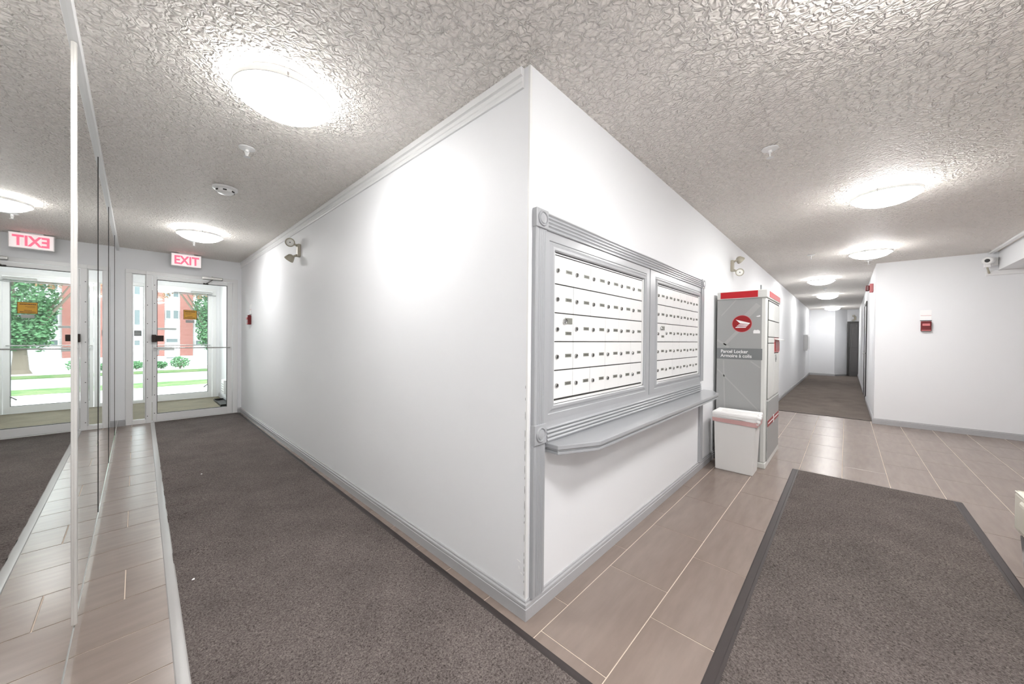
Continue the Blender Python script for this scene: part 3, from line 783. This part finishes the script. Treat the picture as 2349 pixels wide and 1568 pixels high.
lp = comp(xa-0.012, xb+0.012, 0.062, 0.648, 'lower_panel', 'lockgrey')
for (x0_, x1_, mm) in ((xa-0.010, 3.44, 'darkredprint'), (3.49, xb+0.010, 'darkredprint')):
    s_ = build(MB().box(x0_, x1_, yf-0.0120, yf-0.0095, 0.395, 0.455), 'stripe', M[mm], lp)
    build(MB().box(x0_+0.02, x1_-0.02, yf-0.0128, yf-0.0118, 0.419, 0.431), 'stripe_line', M['whiteprint'], s_)
build(MB().box(3.445, 3.485, yf-0.0128, yf-0.0095, 0.385, 0.465), 'stripe_gap', M['whiteprint'], lp)

# ------------------------------------------------------------------ waste bin
bn = thing('waste_bin', (2.80, -0.256, 0), 'white rectangular waste bin lined with a bag beside the parcel locker', 'waste bin')
def loft(sections, cap0=True, cap1=True):
    mb = MB()
    for (x0, x1, y0_, y1_, z) in sections: mb.v += [(x0, y0_, z), (x1, y0_, z), (x1, y1_, z), (x0, y1_, z)]
    n = len(sections)
    for k in range(n-1):
        for i in range(4): j = (i+1) % 4; mb.f.append((k*4+i, k*4+j, k*4+4+j, k*4+4+i))
    if cap0: mb.f.append((3, 2, 1, 0))
    if cap1: e = (n-1)*4; mb.f.append((e, e+1, e+2, e+3))
    return mb
build(loft([(2.692, 2.912, -0.410, -0.102, 0), (2.684, 2.922, -0.432, -0.088, 0.535)]), 'body', M['bin'], bn, 0.006)
lip = [(2.680, 2.926, -0.437, -0.083, 0.462), (2.676, 2.930, -0.441, -0.079, 0.500), (2.672, 2.934, -0.448, -0.074, 0.528), (2.674, 2.932, -0.452, -0.072, 0.548), (2.684, 2.922, -0.444, -0.082, 0.562),
       (2.705, 2.900, -0.424, -0.105, 0.555), (2.712, 2.892, -0.415, -0.112, 0.50)]
lb = loft(lip, False, True)
bg_ = build(lb, 'bag_liner', M['bag'], bn, 0.006)
mb = loft([(2.6735, 2.9265, -0.442, -0.0795, 0.464), (2.6700, 2.9305, -0.4470, -0.0760, 0.500)], False, False)
mb.v = [(x, y, z+0.012*(y+0.08)/0.36*(1 if z < 0.48 else 0.3)) for x, y, z in mb.v]
build(mb, 'drawstring', mat('translucent_red_drawstring', rgb(214, 172, 170), 0.35), bg_)
kn = MB()
for (c, r) in (((2.69, -0.452, 0.535), 0.024), ((2.684, -0.448, 0.505), 0.020), ((2.70, -0.455, 0.552), 0.022), ((2.682, -0.44, 0.482), 0.014)):
    kn.lathe([(0.001, -r), (r*0.6, -r*0.75), (r, 0), (r*0.7, r*0.7), (0.001, r)], 10, Matrix.Translation(c))
build(kn, 'bag_knot', M['bag'], bg_, smooth=80)
fd = MB()
for k, (z_, a) in enumerate(((0.535, 0.012), (0.522, -0.010), (0.512, 0.006))):
    fd.prism([(-0.10-0.02*k, z_), (-0.42, z_-0.015+a), (-0.42, z_-0.018+a), (-0.10-0.02*k, z_-0.004)], 0, 2.668, 2.678)
build(fd, 'bag_fold', M['bag'], bg_)

# ------------------------------------------------------------------ emergency light heads
def make_emergency(heads, sx):
    """mounted on a wall whose outward normal is -Y in local space."""
    t = local_thing('emergency_light', '', 'emergency light', 'twin head emergency lights')
    build(MB().box(-0.030, 0.030, -0.030, 0, -0.066, 0.066), 'mounting_box', M['beige'], t, 0.006)
    for s, (ax, ay, az) in zip((1, -1), heads):
        a = Vector((0, -0.028, s*0.050)); b_ = Vector((sx*0.045, -0.078, s*0.078)); d = Vector((ax, ay, az)).normalized()
        mb = MB().tube(a, b_, 0.012, 0.010); mx = Matrix.Translation(b_) @ d.to_track_quat('Z', 'Y').to_matrix().to_4x4() @ Matrix.Scale(1.2, 4)
        mb.lathe([(0.012, -0.028), (0.026, -0.018), (0.036, 0.012), (0.038, 0.024), (0.033, 0.025), (0.028, 0.018)], 20, mx)
        hd = build(mb, 'lamp_head', M['beige'], t, smooth=40)
        build(MB().lathe([(0.030, 0.019), (0.022, 0.024), (0.001, 0.026)], 20, mx), 'lens', M['lens'], hd, smooth=60)
        build(MB().lathe([(0.006, 0.026), (0.005, 0.029)], 10, mx), 'bulb_tip', M['lockband'], hd)
    return t
E0 = make_emergency(((0.9, -0.35, -0.12), (-0.5, -0.4, -0.75)), -1)
E0.location = (0, 3.17, 2.145); E0.rotation_euler = (0, 0, math.radians(-90)); E0['label'] = 'beige twin-head emergency light on the corridor wall'
E1 = make_emergency(((0.5, -0.5, -0.55), (-0.9, -0.35, -0.12)), 1)
E1.location = (3.72, 0, 2.138); E1['label'] = 'twin-head emergency light above the parcel locker'
o = copy_tree(E0); o.location = (16.85, -1.24, 2.12); o['label'] = 'twin-head emergency light over the grey door at the hallway end'

# ------------------------------------------------------------------ fire alarm pull stations
def make_pull():
    t = local_thing('fire_alarm_pull', '', 'fire alarm', 'fire alarm pull stations')
    build(MB().box(-0.055, 0.055, -0.004, 0, 0.155, 0.30), 'instruction_sign', M['whiteprint'], t, 0.001)
    build(MB().box(-0.055, 0.055, -0.010, 0, 0.150, 0.157), 'sign_edge', M['doorgrey'], t)
    build(MB().box(-0.050, 0.050, -0.0046, -0.0038, 0.222, 0.226), 'sign_rule', M['pink'], t)
    b_ = build(MB().box(-0.050, 0.050, -0.045, 0, 0.0, 0.142), 'body', M['alarmred'], t, 0.008)
    build(MB().box(-0.036, 0.036, -0.052, -0.044, 0.075, 0.108), 'handle', M['pink'], b_, 0.004)
    build(MB().box(-0.044, 0.044, -0.049, -0.044, 0.006, 0.016), 'lower_edge', M['pink'], b_)
    return t
P0 = make_pull()
P0.location = (X1, -1.842, 1.405); P0.rotation_euler = (0, 0, math.radians(-90)); P0['label'] = 'red fire alarm pull station under white signs on the lobby end wall'
o = copy_tree(P0); o.location = (0, 5.50, 1.42); o['label'] = 'red fire alarm pull station on the corridor wall near the entrance'

hs = thing('horn_strobe', (7.35, YH, 2.10), 'red fire alarm horn high on the hallway right wall', 'alarm horn')
build(MB().box(7.28, 7.42, YH, YH+0.045, 2.085, 2.225), 'back_box', M['pink'], hs, 0.006)
build(MB().box(7.30, 7.40, YH+0.045, YH+0.095, 2.11, 2.20), 'horn', M['alarmred'], hs, 0.012)

# ------------------------------------------------------------------ security camera
sc_ = thing('security_camera', (6.50, -2.36, 2.14), 'white bullet security camera mounted by the bulkhead', 'camera')
cpos = Vector((6.44, -2.352, 2.318)); cdir = Vector((-0.93, 0.30, -0.12)).normalized()
mx = Matrix.Translation(cpos) @ cdir.to_track_quat('Z', 'Y').to_matrix().to_4x4()
build(MB().lathe([(0.030, -0.10), (0.046, -0.09), (0.048, 0.045), (0.040, 0.052)], 28, mx), 'housing', M['white'], sc_, smooth=40)
build(MB().lathe([(0.024, 0.050), (0.022, 0.0535)], 24, mx), 'lens', M['black'], sc_)
build(MB().box(6.45, 6.50, -2.375, -2.325, 2.235, 2.285), 'bracket', M['white'], sc_, 0.004)
build(MB().tube((6.475, -2.35, 2.24), (6.53, -2.372, 2.19), 0.009).tube((6.53, -2.372, 2.19), (6.55, -2.38, 2.165), 0.011), 'arm', M['beige'], sc_, smooth=40)
build(MB().box(6.53, 6.567, -2.45, -2.40, 2.26, 2.36), 'wall_plate', M['white'], sc_, 0.003)

# ------------------------------------------------------------------ bench at the right edge
bx0, bx1, by0, by1 = 0.95, 2.295, -2.35, -1.735
bc = thing('bench', ((bx0+bx1)/2, (by0+by1)/2, 0), 'cream leather bench with black legs at the right edge', 'bench')
build(MB().box(bx0, bx1, by0, by1, 0.172, 0.395), 'seat', M['cream'], bc, 0.018, 3)
build(MB().box(bx0+0.1, bx1-0.10, by0+0.02, by1+0.010, 0.185, 0.375), 'front_cushion', M['cream'], bc, 0.03, 4)
pip = MB()
for y_ in (by0+0.004, by1-0.004): pip.tube((bx0+0.01, y_, 0.392), (bx1-0.01, y_, 0.392), 0.004, n=8)
for x_ in (bx0+0.004, bx1-0.004): pip.tube((x_, by0+0.01, 0.392), (x_, by1-0.01, 0.392), 0.004, n=8)
build(pip, 'piping', M['cream'], bc, smooth=50)
for x_, sx in ((bx0+0.12, -1), (bx1-0.15, 1)):
    for y_ in (by0+0.05, by1-0.03):
        build(loft([(x_-0.02-sx*0.0, x_+0.02, y_-0.02, y_+0.02, 0.0), (x_-0.04, x_+0.04, y_-0.03, y_+0.03, 0.176)]), 'leg', M['chromeblack'], bc, 0.002)

# ------------------------------------------------------------------ hallway furniture on the walls
hb = thing('wall_cabinet', (14.3, -0.05, 0.95), 'white shallow cabinet on the hallway left wall', 'cabinet')
build(MB().box(13.75, 14.7, -0.10, 0, 0.955, 1.47), 'body', M['white'], hb, 0.006)
build(MB().box(13.80, 14.65, -0.108, -0.099, 0.99, 1.435), 'door', M['white'], hb, 0.004)
d3 = link('door_3', None); d3.location = (10.1, YH, 0); ORG[d3.name] = Vector((10.1, YH, 0)); tag(d3, 'grey framed side door on the hallway right wall', kind='structure')
mb = MB(); mb.box(9.60, 9.66, YH, YH+0.02, 0, 2.13); mb.box(10.58, 10.64, YH, YH+0.02, 0, 2.13); mb.box(9.66, 10.58, YH, YH+0.02, 2.07, 2.13)
build(mb, 'door_frame', M['doorframe'], d3, 0.003)
build(MB().box(9.665, 10.575, YH, YH+0.006, 0.006, 2.066), 'leaf', M['white'], d3)
build(MB().tube((9.73, YH+0.006, 1.0), (9.73, YH+0.055, 1.0), 0.012).tube((9.73, YH+0.05, 1.0), (9.84, YH+0.05, 1.0), 0.009), 'handle', M['steel'], d3, smooth=40)
d4 = link('door_4', None); d4.location = (16.85, -1.2, 0); ORG[d4.name] = Vector((16.85, -1.2, 0)); tag(d4, 'dark grey panelled door at the far end of the hallway', kind='structure')
mb = MB(); mb.box(16.81, 16.85, -1.095, -1.035, 0, 2.0); mb.box(16.81, 16.85, YH, -1.095, 1.94, 2.0)
build(mb, 'door_frame', M['doorframe'], d4, 0.003)
build(MB().box(16.83, 16.85, YH+0.001, -1.10, 0.006, 1.935), 'leaf', M['doorgrey'], d4)
for (za, zb_) in ((1.05, 1.80), (0.15, 0.92)):
    build(MB().box(16.822, 16.832, YH+0.015, -1.15, za, zb_), 'panel', M['doorgrey'], d4, 0.006)

# crumbs on the runner
for (x, y, lb_) in ((-0.782, 3.155, 'tiny white paper scrap on the runner beside a wrinkle'), (-0.985, 1.369, 'tiny white paper scrap near the runner left edge')):
    z_ = 0.0085+runner_z(x, y)
    mb = MB(); mb.v = [(x-0.006, y-0.004, z_), (x+0.006, y-0.005, z_), (x+0.007, y+0.004, z_), (x-0.004, y+0.006, z_), (x-0.003, y-0.002, z_+0.005), (x+0.004, y+0.001, z_+0.006)]
    mb.f = [(0, 1, 2, 3), (0, 1, 5, 4), (1, 2, 5), (2, 3, 4, 5), (3, 0, 4)]
    tag(build(mb, 'paper_scrap', M['whiteprint'], None), lb_, 'paper scrap', 'paper scraps on the runner')

# ------------------------------------------------------------------ outdoors, seen through the entrance
GZ = -2.0
M['asphalt'] = mat('pale_asphalt', rgb(150, 150, 150), 0.9); M['concrete'] = mat('pale_concrete', rgb(196, 194, 190), 0.9)
m = mat('lawn', rgb(98, 150, 70), 0.95); M['lawn'] = m; v = coords(m); nt_, l_, b_n = nodes(m)
l_.new(ramp(m, noise(m, v, 1.2, 5, 0.7), rgb(56, 102, 44), rgb(112, 118, 82), 0.35, 0.7), b_n.inputs['Base Color'])
M['leaf'] = mat('green_leaf', rgb(86, 130, 88), 0.7); M['leaf2'] = mat('russet_leaf', rgb(128, 98, 66), 0.7)
M['bark'] = mat('pale_bark', rgb(116, 106, 95), 0.9)
M['siding'] = mat('white_siding', rgb(214, 216, 220), 0.7); M['pane'] = mat('house_window_pane', rgb(108, 120, 124), 0.2)
m = mat('red_brick', rgb(190, 108, 96), 0.85); M['brick'] = m; nt_, l_, b_n = nodes(m)
bt = N(m, 'ShaderNodeTexBrick'); bt.inputs['Scale'].default_value = 4.0; bt.inputs['Color1'].default_value = rgb(164, 110, 103); bt.inputs['Color2'].default_value = rgb(152, 98, 92); bt.inputs['Mortar'].default_value = rgb(160, 120, 112)
l_.new(coords(m, rot=(math.radians(90), 0, 0)), bt.inputs['Vector']); l_.new(bt.outputs['Color'], b_n.inputs['Base Color'])
def gnd(name, x0, x1, y0_, y1_, z, m): 
    o = struct(MB().box(x0, x1, y0_, y1_, z-0.2, z), name, m); return o
gnd('entrance_landing', -3, 2, YO+0.12, 10.2, -0.02, M['concrete'])
gnd('ground_front_yard', -40, 60, 10.2, 31.0, GZ-0.02, M['concrete'])
gnd('ground_boulevard_grass', -40, 60, 31.0, 34.2, GZ, M['lawn'])
gnd('ground_road', -40, 60, 34.2, 43.2, GZ-0.06, M['asphalt'])
gnd('ground_far_grass', -40, 60, 43.2, 46.0, GZ, M['lawn'])
gnd('ground_far_sidewalk', -40, 60, 46.0, 48.0, GZ+0.01, M['concrete'])
gnd('ground_far_lawn', -40, 60, 48.0, 60, GZ, M['concrete'])
# apartment block across the street
YBD = 53.0
ab = thing('apartment_building', (3, YBD, GZ), 'white sided apartment building with red brick piers across the street', 'building')
zt_, zb_ = 12.0, GZ
cols = [(-8.3, -7.25), (-4.1, -3.0), (-0.12, 0.95), (2.19, 3.25), (7.0, 8.1), (11.0, 12.1), (15.5, 16.6)]
xs = [-12]+[c for p in cols for c in p]+[20]
for k in range(0, len(xs), 2):
    p = [(YBD+0.3, zb_)]; z_ = zb_
    while z_ < zt_: p += [(YBD-0.02, z_), (YBD+0.02, z_+0.24)]; z_ += 0.24
    p += [(YBD+0.3, z_)]
    build(MB().prism(p, 0, xs[k], xs[k+1]), 'siding_wall', M['siding'], ab)
for (a, b_) in cols: build(MB().box(a, b_, YBD-0.25, YBD+0.3, zb_+1.05, zt_), 'brick_pier', M['brick'], ab)
def win(x0_, x1_, z0_, z1_):
    w = build(frame_ring(x0_, x1_, z0_, z1_, 0.05, 0.05, [(0, 0), (0, 0.08), (1, 0.08), (1, 0.03)]), 'window', M['white'], ab)
    w.data.transform(Matrix.Translation(ORG[ab.name]))            # ring is built flat; stand it up on the facade
    for v_ in w.data.vertices:
        x, y, z = v_.co; v_.co = Vector((x, YBD-0.03-z, y))-ORG[ab.name]
    build(MB().box(x0_+0.05, x1_-0.05, YBD-0.06, YBD-0.04, z0_+0.05, z1_-0.05), 'pane', M['pane'], w)
for (a, b_) in ((1.03, 1.47), (1.61, 2.10)):
    for z0_, z1_ in ((3.11, 4.10), (5.50, 6.5), (8.0, 9.0)): win(a, b_, z0_, z1_)
win(1.05, 2.05, 0.50, 1.0); win(1.05, 2.0, -1.25, -1.05)
for (a, b_) in ((-1.32, -0.84), (3.46, 3.95), (4.1, 4.7), (-2.2, -1.6)):
    for z0_, z1_ in ((2.35, 3.98), (5.50, 6.5), (0.2, 0.8)): win(a, b_, z0_, z1_)
for xw in (5.3, 6.1, 8.6, 9.6, 12.8, 14.0, -5.4, -6.6): win(xw, xw+0.7, 2.9, 4.0); win(xw, xw+0.7, 5.5, 6.5); win(xw, xw+0.7, 0.3, 0.9)

def leaves(name, blobs, n, size, m, parent):
    mb = MB()
    for (c, r, k) in blobs:
        for _ in range(int(n*k)):
            while True:
                q = Vector((random.uniform(-1, 1), random.uniform(-1, 1), random.uniform(-1, 1)))
                if q.length <= 1: break
            p = Vector((c[0]+q.x*r[0], c[1]+q.y*r[1], c[2]+q.z*r[2]))
            a = Vector((random.gauss(0, 1), random.gauss(0, 1), random.gauss(0, 1))).normalized(); b_ = a.orthogonal().normalized()
            s = size*random.uniform(0.6, 1.3)
            mb.poly([p-a*s*0.5, p+b_*s*0.28, p+a*s*0.5, p-b_*s*0.28])
    o = build(mb, name, m, parent, recalc=False); o['kind'] = 'stuff'; return o
def trunk(mb, pts):
    for (p0, r0), (p1, r1_) in zip(pts, pts[1:]): mb.tube(p0, p1, r0, r1_, 12)
tx, ty = 5.0, 48.4
te = thing('street_tree', (tx, ty, GZ), 'leafy green street tree with a broad pale trunk across the road', 'tree')
mb = MB(); trunk(mb, [((tx, ty, GZ), 0.62), ((tx, ty, GZ+0.35), 0.46), ((tx, ty, GZ+1.6), 0.38), ((tx+0.1, ty, GZ+3.4), 0.30)])
for e in ((-2.6, -0.5, 7.5), (2.2, 0.4, 8.0), (0.3, -0.8, 8.5), (-4.0, -1.0, 9.0)): mb.tube((tx+0.1, ty, GZ+2.2), (tx+e[0], ty+e[1], GZ+e[2]), 0.16, 0.05, 8)
build(mb, 'trunk', M['bark'], te, smooth=50)
blobs = [((tx, ty, 4.2), (2.2, 2.0, 2.6), 1.0), ((tx+1.8, ty-0.4, 2.6), (1.8, 1.6, 2.2), 0.9), ((tx-1.0, ty, 2.2), (0.9, 1.2, 2.4), 0.5), ((tx+0.3, ty-0.6, 1.2), (1.7, 1.2, 1.3), 0.7), ((tx+3.2, ty, 4.5), (1.6, 1.5, 2.4), 0.7),
         ((tx-0.4, ty-0.5, 6.8), (3.0, 1.8, 1.5), 0.7)]
leaves('foliage', blobs, 2600, 0.30, M['leaf'], te)
leaves('outer_leaves', [((2.2, 45.5, 6.2), (1.7, 1.2, 0.7), 1.0), ((0.5, 45.5, 5.6), (0.8, 1.0, 0.9), 0.8), ((3.2, 46, 5.6), (0.9, 1, 0.7), 0.6)], 160, 0.26, M['leaf2'], te)
def shrub(x, y, r, lb, m='leaf'):
    s = thing('shrub', (x, y, GZ), lb, 'shrub', 'shrubs across the street')
    mb = MB()
    for k in range(5): a = k*1.3; mb.tube((x, y, GZ), (x+r*0.5*math.cos(a), y+r*0.5*math.sin(a), GZ+r*1.1), 0.04, 0.015, 6)
    build(mb, 'stems', M['bark'], s)
    leaves('foliage', [((x, y, GZ+r*0.9), (r, r, r*0.75), 1.0)], 420, 0.22, M[m], s)
shrub(1.85, 47.2, 0.75, 'round pale shrub on the lawn across the road')
shrub(0.55, 48.6, 0.45, 'small green shrub by the brick pier across the road')
shrub(-1.15, 48.6, 0.5, 'low green shrub seen through the sidelight')
